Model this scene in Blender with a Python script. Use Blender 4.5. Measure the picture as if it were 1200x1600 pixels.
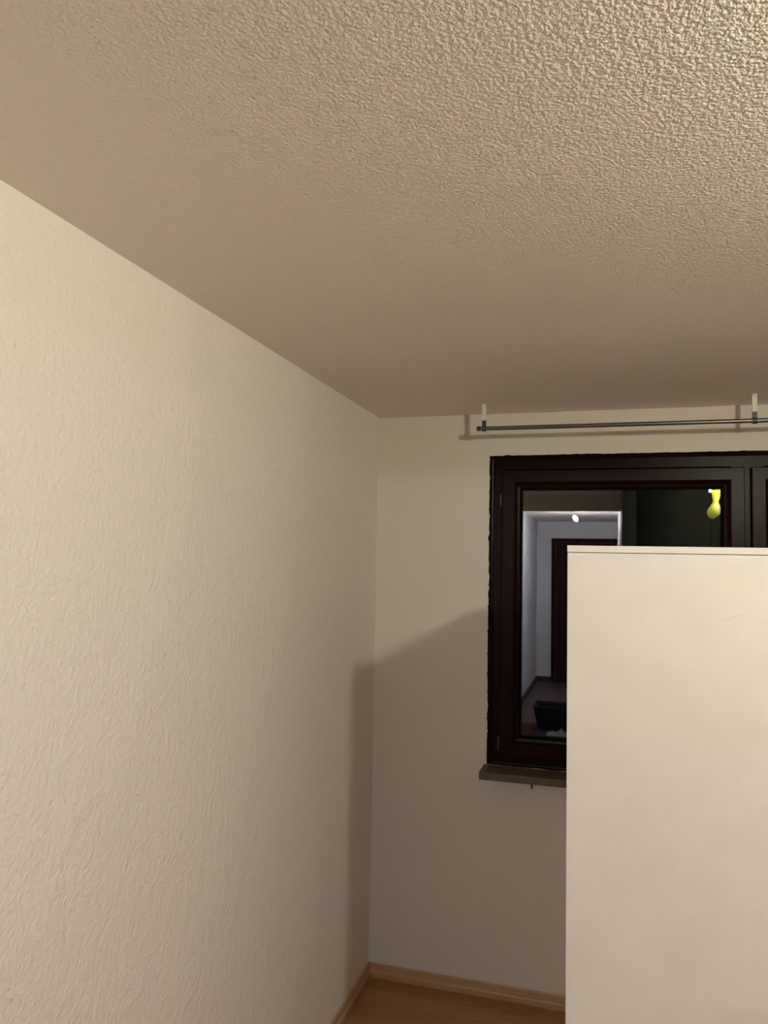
import bpy, bmesh, math, random
from mathutils import Vector, Matrix
random.seed(7)
for o in list(bpy.data.objects):
    bpy.data.objects.remove(o)
S = bpy.context.scene
COL = S.collection
PI = math.pi

# ------------------------------------------------------------------ camera
F_PX = 1208.9
CAM = Vector((1.0368, -3.4058, 1.8422))
YAW, PITCH, ROLL = math.radians(-16.443), math.radians(3.557), math.radians(1.10)
fw = Vector((math.sin(YAW)*math.cos(PITCH), math.cos(YAW)*math.cos(PITCH), math.sin(PITCH)))
rt = Vector((math.cos(YAW), -math.sin(YAW), 0)); up = rt.cross(fw)
r2 = math.cos(ROLL)*rt + math.sin(ROLL)*up
u2 = -math.sin(ROLL)*rt + math.cos(ROLL)*up
cam = bpy.data.cameras.new('camera'); co = bpy.data.objects.new('camera', cam); COL.objects.link(co)
m = Matrix((r2, u2, -fw)).transposed().to_4x4(); m.translation = CAM
co.matrix_world = m
cam.sensor_fit = 'VERTICAL'; cam.sensor_height = 36.0; cam.lens = F_PX*36.0/1600.0
cam.clip_start = 0.02
S.camera = co

# ------------------------------------------------------------------ world, exposure, lamp strengths
w = bpy.data.worlds.new('night'); S.world = w; w.use_nodes = True
w.node_tree.nodes['Background'].inputs[0].default_value = (0.02, 0.03, 0.05, 1)   # night sky outside
w.node_tree.nodes['Background'].inputs[1].default_value = 0.03
S.view_settings.view_transform = 'Standard'; S.view_settings.look = 'None'
S.view_settings.gamma = 1; S.view_settings.use_curve_mapping = False
S.view_settings.exposure = 0.0
BULB_COLOR = (1.0, 0.940, 1.0); BULB_STRENGTH = 1130.0
UP_TINT_COLOR = (1.0, 0.985, 0.50); UP_TINT_STRENGTH = 1180.0; SMALL_BULB_STRENGTH = 70.0
GLASS_GLOW = (0.92, 0.88, 0.12); GLASS_GLOW_TOP = 5.0; GLASS_GLOW_LOW = .35
HALL_COLOR = (0.97, 0.96, 1.0); HALL_STRENGTH = 2400.0

# ------------------------------------------------------------------ node helpers
def mat(name, color=(.8,.8,.8), rough=.6, metal=0.0, spec=.5):
    M = bpy.data.materials.new(name); M.use_nodes = True
    b = M.node_tree.nodes['Principled BSDF']
    b.inputs['Base Color'].default_value = (*color, 1); b.inputs['Roughness'].default_value = rough
    b.inputs['Metallic'].default_value = metal; b.inputs['Specular IOR Level'].default_value = spec
    return M, M.node_tree, b
def coords(nt, scale=(1,1,1), rot=(0,0,0), kind='Object'):
    t = nt.nodes.new('ShaderNodeTexCoord'); mp = nt.nodes.new('ShaderNodeMapping')
    mp.inputs['Scale'].default_value = scale; mp.inputs['Rotation'].default_value = rot
    nt.links.new(t.outputs[kind], mp.inputs['Vector']); return mp.outputs[0]
def noise(nt, vec, scale, detail=2, rough=.5, dist=0):
    n = nt.nodes.new('ShaderNodeTexNoise'); n.inputs['Scale'].default_value = scale
    n.inputs['Detail'].default_value = detail; n.inputs['Roughness'].default_value = rough
    n.inputs['Distortion'].default_value = dist
    nt.links.new(vec, n.inputs['Vector']); return n.outputs['Fac']
def ramp(nt, fac, stops):
    r = nt.nodes.new('ShaderNodeValToRGB'); nt.links.new(fac, r.inputs[0])
    e = r.color_ramp.elements
    while len(e) < len(stops): e.new(.5)
    for i, (p, c) in enumerate(stops):
        e[i].position = p; e[i].color = (*c, 1) if len(c) == 3 else c
    return r.outputs[0]
def math_(nt, op, a, b=None, c=None):
    n = nt.nodes.new('ShaderNodeMath'); n.operation = op
    for i, v in enumerate((a, b, c)):
        if v is None: continue
        if isinstance(v, (int, float)): n.inputs[i].default_value = v
        else: nt.links.new(v, n.inputs[i])
    return n.outputs[0]
def bump(nt, b, h, strength, dist):
    n = nt.nodes.new('ShaderNodeBump'); n.inputs['Strength'].default_value = strength
    n.inputs['Distance'].default_value = dist; nt.links.new(h, n.inputs['Height'])
    nt.links.new(n.outputs[0], b.inputs['Normal'])

# ------------------------------------------------------------------ materials
def m_ceiling():
    M, nt, b = mat('rough_rolled_ceiling_paint', (.88,.82,.76), .62, spec=.35)
    v = coords(nt)
    n1 = noise(nt, v, 185, 1, .4, 0)
    k = ramp(nt, n1, [(.25,(0,0,0)), (.75,(1,1,1))])
    n2 = noise(nt, v, 210, 2, .5)
    h = math_(nt, 'ADD', math_(nt, 'MULTIPLY', k, 1.0), math_(nt, 'MULTIPLY', n2, .3))
    vo = nt.nodes.new('ShaderNodeTexVoronoi'); vo.inputs['Scale'].default_value = 34
    nt.links.new(v, vo.inputs['Vector'])
    dots = ramp(nt, vo.outputs['Distance'], [(.0,(1,1,1)), (.13,(0,0,0))])
    h = math_(nt, 'ADD', h, math_(nt, 'MULTIPLY', dots, .5))
    bump(nt, b, h, .85, .0021)
    return M
def m_wall(name, color, amp=1.0):
    M, nt, b = mat(name, color, .55, spec=.35)
    v = coords(nt)
    n1 = noise(nt, v, 72, 2, .5, .5); n2 = noise(nt, v, 22, 1, .5)
    h = math_(nt, 'ADD', n1, math_(nt, 'MULTIPLY', n2, .8))
    vo = nt.nodes.new('ShaderNodeTexVoronoi'); vo.inputs['Scale'].default_value = 9
    nt.links.new(v, vo.inputs['Vector'])
    dots = ramp(nt, vo.outputs['Distance'], [(.0,(1,1,1)), (.045,(0,0,0))])
    h = math_(nt, 'ADD', h, math_(nt, 'MULTIPLY', dots, .9))
    bump(nt, b, h, 1.0*amp, .0036)
    return M
def m_wood(name, c1, c2, rough, grain=(1.2, 14, 14), s=6, bmp=.1, spec=.5):
    M, nt, b = mat(name, c1, rough, spec=spec)
    v = coords(nt, grain)
    n = noise(nt, v, s, 6, .6, .6)
    c = ramp(nt, n, [(.32, c1), (.68, c2)])
    nt.links.new(c, b.inputs['Base Color'])
    bump(nt, b, n, bmp, .001)
    return M
def m_floor():
    M, nt, b = mat('orange_laminate', (.5,.27,.12), .38)
    v = coords(nt)
    br = nt.nodes.new('ShaderNodeTexBrick'); nt.links.new(v, br.inputs['Vector'])
    br.inputs['Scale'].default_value = 1.0; br.inputs['Brick Width'].default_value = 1.2
    br.inputs['Row Height'].default_value = .095; br.inputs['Mortar Size'].default_value = .0008
    br.inputs['Color1'].default_value = (.34,.175,.068,1); br.inputs['Color2'].default_value = (.42,.225,.092,1)
    br.inputs['Mortar'].default_value = (.18,.08,.03,1)
    n = noise(nt, coords(nt, (2, 22, 2)), 5, 6, .6, .5)
    g = ramp(nt, n, [(.3,(.78,.74,.7)), (.7,(1.1,1.08,1.05))])
    mx = nt.nodes.new('ShaderNodeMix'); mx.data_type = 'RGBA'; mx.blend_type = 'MULTIPLY'
    mx.inputs['Factor'].default_value = 1
    nt.links.new(br.outputs['Color'], mx.inputs['A']); nt.links.new(g, mx.inputs['B'])
    nt.links.new(mx.outputs['Result'], b.inputs['Base Color'])
    return M
def m_cabinet():
    # cream laminate with faint greasy blotches and two thin scratches (positions in metres, world = object space here)
    M, nt, b = mat('cream_laminate', (.80,.74,.66), .42, spec=.4)
    v = coords(nt)
    n = noise(nt, v, 7, 3, .6)
    c = ramp(nt, n, [(.35,(.66,.605,.535)), (.65,(.69,.64,.575))])
    sp = nt.nodes.new('ShaderNodeSeparateXYZ'); nt.links.new(v, sp.inputs[0])
    X, Z = sp.outputs[0], sp.outputs[2]
    def scratch(x0, z0, x1, z1, wd):
        L = math.hypot(x1-x0, z1-z0); cx, sx = (x1-x0)/L, (z1-z0)/L
        dx = math_(nt, 'SUBTRACT', X, x0); dz = math_(nt, 'SUBTRACT', Z, z0)
        t = math_(nt, 'ADD', math_(nt, 'MULTIPLY', dx, cx), math_(nt, 'MULTIPLY', dz, sx))
        p = math_(nt, 'ABSOLUTE', math_(nt, 'SUBTRACT', math_(nt, 'MULTIPLY', dz, cx), math_(nt, 'MULTIPLY', dx, sx)))
        return math_(nt, 'MULTIPLY', math_(nt, 'LESS_THAN', p, wd),
               math_(nt, 'MULTIPLY', math_(nt, 'GREATER_THAN', t, 0), math_(nt, 'LESS_THAN', t, L)))
    s = math_(nt, 'MAXIMUM', scratch(*SCR1, .0007), scratch(*SCR2, .0006))
    mx = nt.nodes.new('ShaderNodeMix'); mx.data_type = 'RGBA'
    nt.links.new(math_(nt, 'MULTIPLY', s, .45), mx.inputs['Factor'])
    nt.links.new(c, mx.inputs['A']); mx.inputs['B'].default_value = (.45,.36,.30,1)
    nt.links.new(mx.outputs['Result'], b.inputs['Base Color'])
    bump(nt, b, noise(nt, v, 160, 2), .05, .0005)
    return M
SCR1 = (1.272, 1.724, 1.321, 1.740); SCR2 = (1.350, 1.721, 1.366, 1.7225)
def emit(name, color, strength):
    M = bpy.data.materials.new(name); M.use_nodes = True; nt = M.node_tree; nt.nodes.clear()
    e = nt.nodes.new('ShaderNodeEmission'); o = nt.nodes.new('ShaderNodeOutputMaterial')
    e.inputs[0].default_value = (*color, 1); e.inputs[1].default_value = strength
    nt.links.new(e.outputs[0], o.inputs[0]); return M
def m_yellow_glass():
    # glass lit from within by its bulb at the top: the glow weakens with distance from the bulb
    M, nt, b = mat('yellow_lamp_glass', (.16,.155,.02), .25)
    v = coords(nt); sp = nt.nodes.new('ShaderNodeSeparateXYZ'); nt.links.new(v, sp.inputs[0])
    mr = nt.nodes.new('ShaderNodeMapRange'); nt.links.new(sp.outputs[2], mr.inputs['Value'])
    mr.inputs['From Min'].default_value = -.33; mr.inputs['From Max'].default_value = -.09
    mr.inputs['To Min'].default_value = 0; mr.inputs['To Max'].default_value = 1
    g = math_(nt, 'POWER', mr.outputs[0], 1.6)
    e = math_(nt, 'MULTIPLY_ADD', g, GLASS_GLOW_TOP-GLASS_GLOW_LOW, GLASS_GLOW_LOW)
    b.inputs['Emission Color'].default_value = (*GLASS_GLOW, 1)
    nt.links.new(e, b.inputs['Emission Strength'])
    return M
def m_pane():
    M = bpy.data.materials.new('window_glass'); M.use_nodes = True; nt = M.node_tree; nt.nodes.clear()
    o = nt.nodes.new('ShaderNodeOutputMaterial'); g = nt.nodes.new('ShaderNodeBsdfGlass')
    g.inputs['IOR'].default_value = 1.62; g.inputs['Roughness'].default_value = 0
    nt.links.new(g.outputs[0], o.inputs[0]); return M

CEIL = m_ceiling()
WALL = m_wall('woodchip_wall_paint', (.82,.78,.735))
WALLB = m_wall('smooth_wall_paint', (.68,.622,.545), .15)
HALLW = m_wall('hall_wall_paint', (.78,.78,.80), .3)
FLOOR = m_floor()
HFLOOR = m_wood('hall_floor_vinyl', (.085,.055,.053), (.11,.072,.070), .5, spec=.2)
OAK = m_wood('light_oak_veneer', (.42,.235,.105), (.50,.295,.14), .45, (1.5, 1.5, 22))
OAKY = m_wood('light_oak_veneer_side', (.42,.235,.105), (.50,.295,.14), .45, (22, 1.5, 22))
DKBASE = m_wood('dark_skirting', (.05,.035,.03), (.08,.05,.04), .5)
MAHOG = m_wood('dark_mahogany_varnish', (.0065,.0010,.0008), (.015,.0028,.0020), .30, (3, 3, 3), 16, .45, .07)
DOORW = m_wood('dark_brown_door_wood', (.030,.006,.005), (.042,.009,.007), .55, (14, 14, 1.2), spec=.05)
BLACKWD = m_wood('black_brown_wardrobe_laminate', (.010,.010,.0065), (.013,.0125,.008), .7, (14, 14, 1.2), spec=.04)
STILE = m_wood('dark_grey_laminate', (.055,.057,.047), (.065,.067,.055), .6, (14, 14, 1.2), spec=.15)
CAB = m_cabinet()
STONE, _nt, _b = mat('brown_stone_slab', (.20,.145,.10), .4, spec=.25)
_n = noise(_nt, coords(_nt), 30, 6, .7, 1.0)
_nt.links.new(ramp(_nt, _n, [(.3,(.085,.058,.038)), (.7,(.145,.103,.07))]), _b.inputs['Base Color'])
GUNM, _, _ = mat('dark_grey_metal', (.16,.16,.155), .32, .85)
DKPL, _, _ = mat('dark_grey_plastic', (.05,.045,.04), .4)
WHPL, _, _ = mat('white_plastic', (.72,.68,.62), .45)
RUBBER, _, _ = mat('black_rubber', (.003,.003,.003), .8, spec=.03)
CHROME, _, _ = mat('brushed_nickel', (.6,.58,.55), .3, 1.0)
GREY, _, _ = mat('grey_hinge_metal', (.09,.07,.08), .4, .5)
BLKP, _, _ = mat('black_plastic', (.006,.006,.007), .45)
REDRUG, _nt, _b = mat('red_brown_rug_pile', (.16,.03,.02), .95)
_nt.links.new(ramp(_nt, noise(_nt, coords(_nt), 9, 4), [(.35,(.02,.010,.005)), (.6,(.15,.018,.011))]), _b.inputs['Base Color'])
CLOTH, _, _ = mat('grey_cotton', (.33,.35,.33), .9)
BULB = emit('lit_bulb', BULB_COLOR, BULB_STRENGTH)
HBULB = emit('lit_hall_bulb', HALL_COLOR, HALL_STRENGTH)
YGLASS = m_yellow_glass(); PANE = m_pane()

# ------------------------------------------------------------------ mesh helpers
def link(name, bm, material, parent=None, smooth=False, bevel=0, segs=2):
    if bevel:
        bmesh.ops.bevel(bm, geom=list(bm.edges), offset=bevel, segments=segs, affect='EDGES', profile=.5, clamp_overlap=True)
    bmesh.ops.recalc_face_normals(bm, faces=bm.faces)
    me = bpy.data.meshes.new(name); bm.to_mesh(me); bm.free()
    me.materials.append(material)
    for p in me.polygons: p.use_smooth = smooth
    o = bpy.data.objects.new(name, me); COL.objects.link(o)
    if parent: o.parent = parent
    return o
def box(bm, x0, x1, y0, y1, z0, z1):
    v = [bm.verts.new((x, y, z)) for x in (x0, x1) for y in (y0, y1) for z in (z0, z1)]
    for f in ((0,1,3,2), (4,6,7,5), (0,4,5,1), (2,3,7,6), (0,2,6,4), (1,5,7,3)):
        bm.faces.new([v[i] for i in f])
    return bm
def B(*a): return box(bmesh.new(), *a)
def lathe(profile, n=32, center=(0,0,0), axis='Z', bm=None):
    bm = bm or bmesh.new(); rings = []
    for r, h in profile:
        ring = []
        for i in range(n):
            a = 2*PI*i/n; c, s = r*math.cos(a), r*math.sin(a)
            p = (c, s, h) if axis == 'Z' else ((h, c, s) if axis == 'X' else (c, h, s))
            ring.append(bm.verts.new((p[0]+center[0], p[1]+center[1], p[2]+center[2])))
        rings.append(ring)
    for a, b in zip(rings, rings[1:]):
        for i in range(n): bm.faces.new((a[i], a[(i+1) % n], b[(i+1) % n], b[i]))
    bm.faces.new(rings[0]); bm.faces.new(rings[-1])
    return bm
def tube(points, r, n=12, bm=None):
    bm = bm or bmesh.new(); rings = []
    P = [Vector(p) for p in points]
    for i, p in enumerate(P):
        d = (P[min(i+1, len(P)-1)]-P[max(i-1, 0)]).normalized()
        a = d.cross(Vector((0,0,1))) if abs(d.z) < .95 else d.cross(Vector((1,0,0)))
        a.normalize(); b = d.cross(a)
        rings.append([bm.verts.new(p + r*(math.cos(2*PI*k/n)*a + math.sin(2*PI*k/n)*b)) for k in range(n)])
    for a, b in zip(rings, rings[1:]):
        for i in range(n): bm.faces.new((a[i], a[(i+1) % n], b[(i+1) % n], b[i]))
    bm.faces.new(rings[0]); bm.faces.new(rings[-1]); return bm
def ring_frame(x0, x1, z0, z1, profile):
    """mitred rectangular frame; profile = closed list of (inset, y)"""
    bm = bmesh.new(); loops = []
    for (cx, cz, sx, sz) in ((x0, z0, 1, 1), (x1, z0, -1, 1), (x1, z1, -1, -1), (x0, z1, 1, -1)):
        loops.append([bm.verts.new((cx+sx*i, y, cz+sz*i)) for i, y in profile])
    n = len(profile)
    for k in range(4):
        A, Bq = loops[k], loops[(k+1) % 4]
        for i in range(n): bm.faces.new((A[i], A[(i+1) % n], Bq[(i+1) % n], Bq[i]))
    return bm
def prism(outline, p0, p1, horiz):
    """extrude a 2D outline (d, z) along a wall from p0 to p1; horiz = unit vector out of the wall"""
    bm = bmesh.new(); h = Vector(horiz); A = []; Bq = []
    for d, z in outline:
        A.append(bm.verts.new(Vector(p0)+h*d+Vector((0,0,z)))); Bq.append(bm.verts.new(Vector(p1)+h*d+Vector((0,0,z))))
    n = len(outline)
    for i in range(n): bm.faces.new((A[i], A[(i+1) % n], Bq[(i+1) % n], Bq[i]))
    bm.faces.new(A); bm.faces.new(Bq); return bm
def struct(o): o['kind'] = 'structure'; return o
def thing(name, label, cat, loc, group=None):
    o = bpy.data.objects.new(name, None); COL.objects.link(o); o.location = loc
    o['label'] = label; o['category'] = cat
    if group: o['group'] = group
    return o
def tag(o, label, cat): o['label'] = label; o['category'] = cat; return o
def clone(o, parent):
    c = o.copy(); COL.objects.link(c); c.parent = parent
    for ch in list(o.children): clone(ch, c)
    return c

# ------------------------------------------------------------------ the setting
H = 2.5; XR = 3.13; YR = -4.06; YE = -9.01
HXL, HXR = -0.10, 1.117        # hall side walls
OX0, OX1, OZ = 0.10, 1.117, 2.345   # opening from room to hall
struct(link('floor', B(-.2, XR+.2, YR, .3, -.1, 0), FLOOR))
struct(link('floor_hall', B(-.4, 1.5, YE-.2, YR, -.1, 0), HFLOOR))
struct(link('ceiling', B(-.4, XR+.2, YE-.2, .3, H, H+.15), CEIL))
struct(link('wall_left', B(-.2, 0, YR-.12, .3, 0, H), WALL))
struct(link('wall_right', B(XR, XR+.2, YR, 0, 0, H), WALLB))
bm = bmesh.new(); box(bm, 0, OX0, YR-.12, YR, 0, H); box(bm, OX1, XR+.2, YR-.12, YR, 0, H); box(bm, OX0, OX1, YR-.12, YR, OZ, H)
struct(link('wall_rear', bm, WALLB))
struct(link('wall_hall_left', B(HXL-.15, HXL, YE, YR-.12, 0, H), HALLW))
struct(link('wall_hall_right', B(HXR, HXR+.15, YE, YR-.12, 0, H), HALLW))
struct(link('wall_hall_end', B(HXL-.15, HXR+.15, YE-.15, YE, 0, H), HALLW))

# window wall with a ragged painted edge around the frame
WX0, WX1, WZ0, WZ1 = .5165, 2.614, .9685, 2.3135
def jag(a, b, n, along, fixed, amp):
    out = []; k = 0.0
    for i in range(1, n):
        t = i/n
        k = .35*k + random.uniform(-amp, amp)*.45
        if random.random() < .16: k += amp*random.choice((-1, 1, 1))*1.2
        p = a+(b-a)*t
        out.append((p, fixed+k) if along == 'x' else (fixed+k, p))
    return out
inner = []
inner += [(WX0, WZ0)] + jag(WX0, WX1, 90, 'x', WZ0, .0008) + [(WX1, WZ0)] + jag(WZ0, WZ1, 110, 'z', WX1, .0022)
inner += [(WX1, WZ1)] + jag(WX1, WX0, 150, 'x', WZ1, .0014) + [(WX0, WZ1)] + jag(WZ1, WZ0, 150, 'z', WX0, .0024)
bm = bmesh.new()
O = [(-.0, 0), (XR, 0), (XR, H), (-.0, H)]
cuts = [0, 90, 90+110, 90+110+150]
for yy in (0.0, .28):
    ov = [bm.verts.new((x, yy, z)) for x, z in O]; iv = [bm.verts.new((x, yy, z)) for x, z in inner]
    for k in range(4):
        a = cuts[k]; bnd = cuts[k+1] if k < 3 else len(inner)
        seg = [iv[i % len(iv)] for i in range(a, bnd+1)]
        for i in range(len(seg)-1):                   # fan strips keep every face planar and simple
            t0 = i/(len(seg)-1); t1 = (i+1)/(len(seg)-1)
        bm.faces.new([ov[k]] + [ov[(k+1) % 4]] + seg[::-1])
    if yy == 0.0: i0, o0 = iv, ov
for i in range(len(i0)): bm.faces.new((i0[i], i0[(i+1) % len(i0)], iv[(i+1) % len(iv)], iv[i]))
for i in range(4): bm.faces.new((o0[i], o0[(i+1) % 4], ov[(i+1) % 4], ov[i]))
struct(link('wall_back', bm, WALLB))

# skirting boards: sloping upper fillet over a rounded foot
prof = [(0,0), (.015,0), (.0165,.006), (.0165,.024), (.0145,.029), (.0095,.033), (.0075,.054), (.005,.0585), (0,.0585)]
struct(link('baseboard_back', prism(prof, (0,0,0), (XR,0,0), (0,-1,0)), OAK))
struct(link('baseboard_left', prism(prof, (0,YR,0), (0,0,0), (1,0,0)), OAKY))
struct(link('baseboard_right', prism(prof, (XR,YR,0), (XR,0,0), (-1,0,0)), OAKY))
hp = [(0,0), (.014,0), (.014,.07), (0,.075)]
struct(link('baseboard_hall_left', prism(hp, (HXL,YE,0), (HXL,YR-.12,0), (1,0,0)), DKBASE))
struct(link('baseboard_hall_end', prism(hp, (HXL,YE,0), (.126,YE,0), (0,1,0)), DKBASE))

# window: outer frame, two sashes, gasket, panes, hinges, stone sill
win = bpy.data.objects.new('window_1', None); COL.objects.link(win); win.location = (1.565, 0, .97); win['kind'] = 'structure'
def W(name, bm, material, parent=win, **k):
    o = link(name, bm, material, None, **k)
    o.parent = parent
    o.matrix_parent_inverse = Matrix.Translation(-Vector(win.location)) if parent is win else Matrix.Identity(4)
    return o
oy = .0
fp = [(-.02, .004), (.001, .003), (.012, .0005), (.017, .002), (.017, .020), (.060, .020), (.060, .09), (-.02, .09)]
bm = ring_frame(WX0, WX1, WZ0-.004, WZ1, fp)
box(bm, 1.505, 1.625, .0205, .088, WZ0+.0565, WZ1-.0605)
W('window_frame', bm, MAHOG)
def sash(x0, x1, z0, z1):
    sp = [(0, -.006), (.003, -.010), (.050, -.010), (.056, -.007), (.066, .004), (.076, .006), (.078, .022),
          (.078, .050), (0.010, .050), (.010, .018), (0, .018)]
    s = W('sash', ring_frame(x0, x1, z0, z1, sp), MAHOG)
    gk = [(.0772, .010), (.086, .013), (.086, .022), (.0772, .022)]
    g = W('gasket', ring_frame(x0, x1, z0, z1, gk), RUBBER, s)
    p = W('pane', B(x0+.079, x1-.079, .0222, .0262, z0+.079, z1-.079), PANE, s)
    W('pane', B(x0+.0795, x1-.0795, .0422, .0462, z0+.0795, z1-.0795), PANE, s)
    return s
SZ0, SZ1 = 1.012, 2.246
sash(.574, 1.552, SZ0, SZ1)
sash(1.578, 2.556, SZ0, SZ1)
for z in (2.115, 1.06):
    W('hinge', lathe([(.002,-.03), (.0045,-.028), (.0045,.028), (.002,.03)], 12, (.5675, .002, z)), GREY, smooth=True)
sill = W('window_sill', B(.505, 2.63, -.135, .03, .937, .968), STONE, bevel=.002)
W('nail', lathe([(.003,-.022), (.0045,-.012), (.005,-.003), (.006,0)], 10, (.722, -.120, .937)), DKPL)

# hall door with frame and handle
dr = bpy.data.objects.new('door_1', None); COL.objects.link(dr); dr.location = (.62, YE, 0); dr['kind'] = 'structure'
def D(name, bm, material, parent=dr, **k):
    o = link(name, bm, material, None, **k); o.parent = parent
    o.matrix_parent_inverse = Matrix.Translation(-Vector(dr.location)) if parent is dr else Matrix.Identity(4)
    return o
bm = bmesh.new(); box(bm, .126, .19, YE, YE+.03, 0, 2.237); box(bm, 1.05, 1.114, YE, YE+.03, 0, 2.237); box(bm, .19, 1.05, YE, YE+.03, 2.173, 2.237)
D('door_frame', bm, DOORW)
D('door_leaf', B(.193, 1.047, YE+.002, YE+.042-.02, .004, 2.170), DOORW, bevel=.002)
D('door_handle', tube([(.98, YE+.02, 1.05), (.98, YE+.07, 1.05), (.87, YE+.072, 1.05)], .009), CHROME)

# ------------------------------------------------------------------ curtain rod under the ceiling
RY, RZ = -.207, 2.4
rod = thing('curtain_rod', 'thin dark grey metal curtain rod hung from the ceiling above the window', 'curtain rod', (1.565, RY, H))
def Rr(name, bm, material, parent=rod, **k):
    o = link(name, bm, material, None, **k); o.parent = parent
    o.matrix_parent_inverse = Matrix.Translation(-Vector(rod.location)) if parent is rod else Matrix.Identity(4)
    return o
Rr('pole', lathe([(.0085,.505), (.0085,2.625)], 24, (0, RY, RZ), 'X'), GUNM, smooth=False)
for x, s in ((.492, 1), (2.638, -1)):
    Rr('end_cap', lathe([(.0075,0), (.0098,s*.0015), (.0098,s*.016), (.0088,s*.018)], 24, (x, RY, RZ), 'X'), DKPL)
for x in (.523, 1.559, 2.60):
    bm = B(x-.0085, x+.0085, RY-.004, RY+.004, 2.434, 2.4985)
    box(bm, x-.009, x+.009, RY-.014, RY+.02, 2.496, 2.4998)
    br = Rr('bracket', bm, WHPL); br['label'] = 'white bracket strip'
    bm = B(x-.008, x+.008, RY-.0065, RY+.0065, 2.408, 2.4335)
    lathe([(.0125, x-.008), (.0125, x+.008)], 24, (0, RY, RZ), 'X', bm)
    cl = Rr('clamp', bm, DKPL, br); cl['label'] = 'dark clamp around the pole'
    Rr('clamp_screw', lathe([(.0015,RY-.0105), (.0035,RY-.0095), (.0035,RY-.006)], 12, (x, 0, 2.424), 'Y'), GREY, br)

# ------------------------------------------------------------------ white cabinet
CX0, CX1, CY0, CY1, CZ = .9365, 1.5365, -1.542, -.91, 1.8850
cb = thing('cabinet', 'tall plain cream white cabinet standing in front of the window', 'cabinet', ((CX0+CX1)/2, (CY0+CY1)/2, 0))
def Cc(name, bm, material, parent=cb, **k):
    o = link(name, bm, material, None, **k); o.parent = parent
    o.matrix_parent_inverse = Matrix.Translation(-Vector(cb.location)) if parent is cb else Matrix.Identity(4)
    return o
T = .0156
Cc('top_panel', B(CX0, CX1, CY0, CY1, CZ-T, CZ), CAB, bevel=.0008)
Cc('side_panel', B(CX0+.0006, CX1, CY0+.0004, CY0+.018, 0, CZ-T-.0014), CAB, bevel=.0008)
Cc('side_panel', B(CX0+.0006, CX1, CY1-.018, CY1, 0, CZ-T-.0014), CAB, bevel=.0008)
Cc('back_panel', B(CX0+.003, CX0+.010, CY0+.0185, CY1-.0185, .02, CZ-T-.001), CAB)
Cc('bottom_panel', B(CX0+.011, CX1-.02, CY0+.0185, CY1-.0185, .07, .088), CAB)
Cc('plinth', B(CX1-.05, CX1-.034, CY0+.0185, CY1-.0185, 0, .069), CAB)
for z in (.52, .97, 1.42): Cc('shelf', B(CX0+.011, CX1-.022, CY0+.019, CY1-.019, z, z+.016), CAB)
ym = (CY0+CY1)/2
for y0, y1, hy in ((CY0+.020, ym-.0015, ym-.03), (ym+.0015, CY1-.020, ym+.03)):
    d = Cc('door', B(CX1-.017, CX1-.0005, y0, y1, .075, CZ-T-.004), CAB, bevel=.001)
    Cc('knob', lathe([(.006,CX1-.0005), (.006,CX1+.012), (.013,CX1+.018), (.013,CX1+.024), (.008,CX1+.028)], 20, (0, hy, 1.0), 'X'), CHROME, d, smooth=True)

# ------------------------------------------------------------------ ceiling lamp of the room (seen mirrored in the pane)
LX, LY = 1.93, -2.84
lp = thing('ceiling_lamp', 'lit ceiling lamp with curved yellow glass, mirrored in the window pane', 'lamp', (LX, LY, H))
link('canopy', lathe([(.055,0), (.055,-.010), (.045,-.018), (.012,-.024)], 32), CHROME, lp, smooth=True)
link('socket', lathe([(.012,-.020), (.014,-.030), (.014,-.056), (.010,-.060)], 20), CHROME, lp)
def dome(r, top, bot, cz, n=9):
    return [(max(r*math.cos(a), .0005), cz + r*math.sin(a)) for a in [top+(bot-top)*k/n for k in range(n+1)]]
link('upward_tint_emitter', lathe(dome(.042, PI/2, 0, -.085), 28), emit('yellow_upward_tint_emission', UP_TINT_COLOR, UP_TINT_STRENGTH), lp, smooth=True)  # added glowing half, no real lamp part: turns the upward light yellow
link('bulb', lathe(dome(.042, 0, -PI/2, -.0851), 28), BULB, lp, smooth=True)
for sx in (-1, 1):
    ax, ay = sx*.121, -.09
    link('arm', tube([(sx*.02, -.02, -.018), (sx*.08, -.06, -.030), (ax, ay, -.05), (ax, ay, -.070)], .005), CHROME, lp, smooth=True)
    gl = link('glass_shade', lathe([(.012,.012), (.034,.004), (.036,0), (.033,-.02), (.026,-.050), (.019,-.078), (.022,-.095), (.035,-.118), (.047,-.142), (.050,-.160), (.042,-.185), (.026,-.205), (.006,-.215)], 28), YGLASS, lp, smooth=True)
    for v in gl.data.vertices:                       # the glass leans a little outward at its foot
        t = -v.co.z/.215
        v.co.x += ax + sx*.032*max(0, t)**1.5; v.co.y += ay; v.co.z -= .078
    link('small_socket', lathe([(.006,-.050), (.008,-.055), (.008,-.066)], 16, (sx*.167, ay, 0)), CHROME, lp)
    link('small_arm', tube([(ax, ay, -.05), (sx*.167, ay, -.052)], .004), CHROME, lp)
    link('small_bulb', lathe([(.003,-.066), (.009,-.070), (.011,-.078), (.008,-.087), (.002,-.090)], 20, (sx*.167, ay, 0)), emit('lit_small_bulb', (1,.97,.9), SMALL_BULB_STRENGTH), lp, smooth=True)

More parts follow.
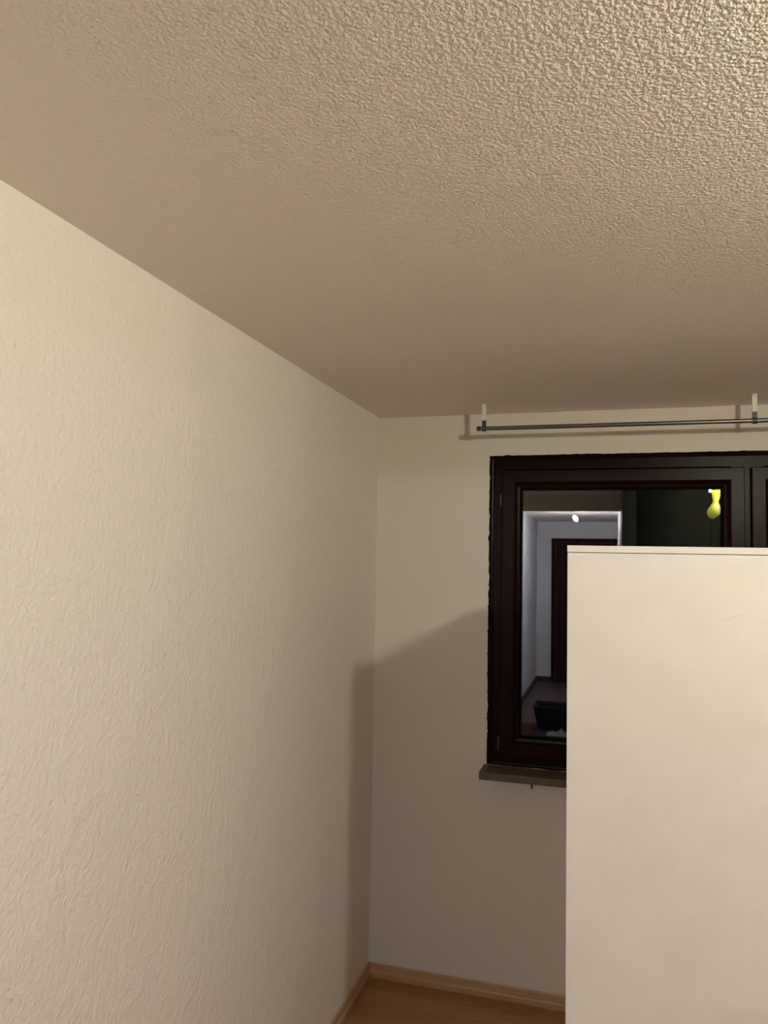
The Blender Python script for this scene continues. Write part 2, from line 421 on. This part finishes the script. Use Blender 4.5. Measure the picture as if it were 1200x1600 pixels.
# ------------------------------------------------------------------ hall lamp, wardrobe and floor things (all seen mirrored in the pane)
hl = thing('ceiling_spotlight', 'small lit spotlight on the hall ceiling, mirrored in the window pane', 'lamp', (.565, -6.55, H))
link('canopy', lathe([(.022,0), (.022,-.006), (.010,-.010)], 24), CHROME, hl, smooth=True)
link('stem', tube([(0,0,-.015), (.006,0,-.045), (.012,0,-.06)], .006), CHROME, hl)
bm = lathe([(.006,.0), (.016,.004), (.022,.02), (.024,.05), (.015,.07), (.004,.076)], 20)
bmesh.ops.rotate(bm, verts=bm.verts, cent=(0,0,0), matrix=Matrix.Rotation(math.radians(150), 3, 'Y'))
bmesh.ops.translate(bm, verts=bm.verts, vec=(.012, 0, -.055))
link('bulb', bm, HBULB, hl, smooth=True)

wd = thing('wardrobe', 'tall black-brown wardrobe beside the doorway, dark mirror image in the pane', 'wardrobe', (1.75, -3.76, 0))
def Wd(name, x0, x1, y0, y1, z0, z1, material, bev=.001):
    return link(name, B(x0-1.75, x1-1.75, y0+3.76, y1+3.76, z0, z1), material, wd, bevel=bev)
Wd('stile', 1.121, 1.237, YR+.002, -3.462, 0, 2.497, STILE)
Wd('carcass', 1.238, 2.42, YR+.002, -3.482, 0, 2.497, BLACKWD)
for i in range(2): Wd('door', 1.240+i*.59, 1.827+i*.59, -3.4815, -3.462, .06, 2.49, BLACKWD)

bk = thing('storage_crate', 'black tapered crate on the hall floor, mirrored low in the window pane', 'crate', (.50, -5.50, 0))
bm = bmesh.new()
def taper(bm, a, b, c, d, z0, z1):
    lo = [bm.verts.new(p) for p in ((-a,-b,z0), (a,-b,z0), (a,b,z0), (-a,b,z0))]
    hi = [bm.verts.new(p) for p in ((-c,-d,z1), (c,-d,z1), (c,d,z1), (-c,d,z1))]
    return lo, hi
lo, hi = taper(bm, .24, .14, .295, .185, 0, .25)
li, hin = taper(bm, .232, .132, .285, .175, .01, .25)
for i in range(4):
    j = (i+1) % 4
    bm.faces.new((lo[i], lo[j], hi[j], hi[i])); bm.faces.new((li[i], li[j], hin[j], hin[i])); bm.faces.new((hi[i], hi[j], hin[j], hin[i]))
bm.faces.new(lo); bm.faces.new(li)
link('body', bm, BLKP, bk)
link('rim', ring_frame(-.307, .307, -.197, .197, [(0, 0), (.014, 0), (.014, .012), (0, .012)]), BLKP, bk)
bk.children[-1].rotation_euler = (PI/2, 0, 0); bk.children[-1].location = (0, 0, .252)
rg = link('rug', B(-.05, .24, -5.66, -5.0, 0, .012), REDRUG, bevel=.004)
tag(rg, 'small dark red brown rug beside the black crate, mirrored low in the pane', 'rug')
bm = bmesh.new(); n = 16
g = [[bm.verts.new((0.36+.30*i/n, -5.29+.22*j/n, .004+0.05*max(0, math.sin(i*.9+j*.5)*math.cos(j*.8-i*.3))*math.sin(PI*i/n)*math.sin(PI*j/n)+.02*math.sin(PI*i/n)*math.sin(PI*j/n))) for j in range(n+1)] for i in range(n+1)]
for i in range(n):
    for j in range(n): bm.faces.new((g[i][j], g[i+1][j], g[i+1][j+1], g[i][j+1]))
cl = link('crumpled_cloth', bm, CLOTH, smooth=True)
md = cl.modifiers.new('thick', 'SOLIDIFY'); md.thickness = .004
tag(cl, 'pale grey crumpled cloth in front of the black crate, mirrored in the pane', 'cloth')
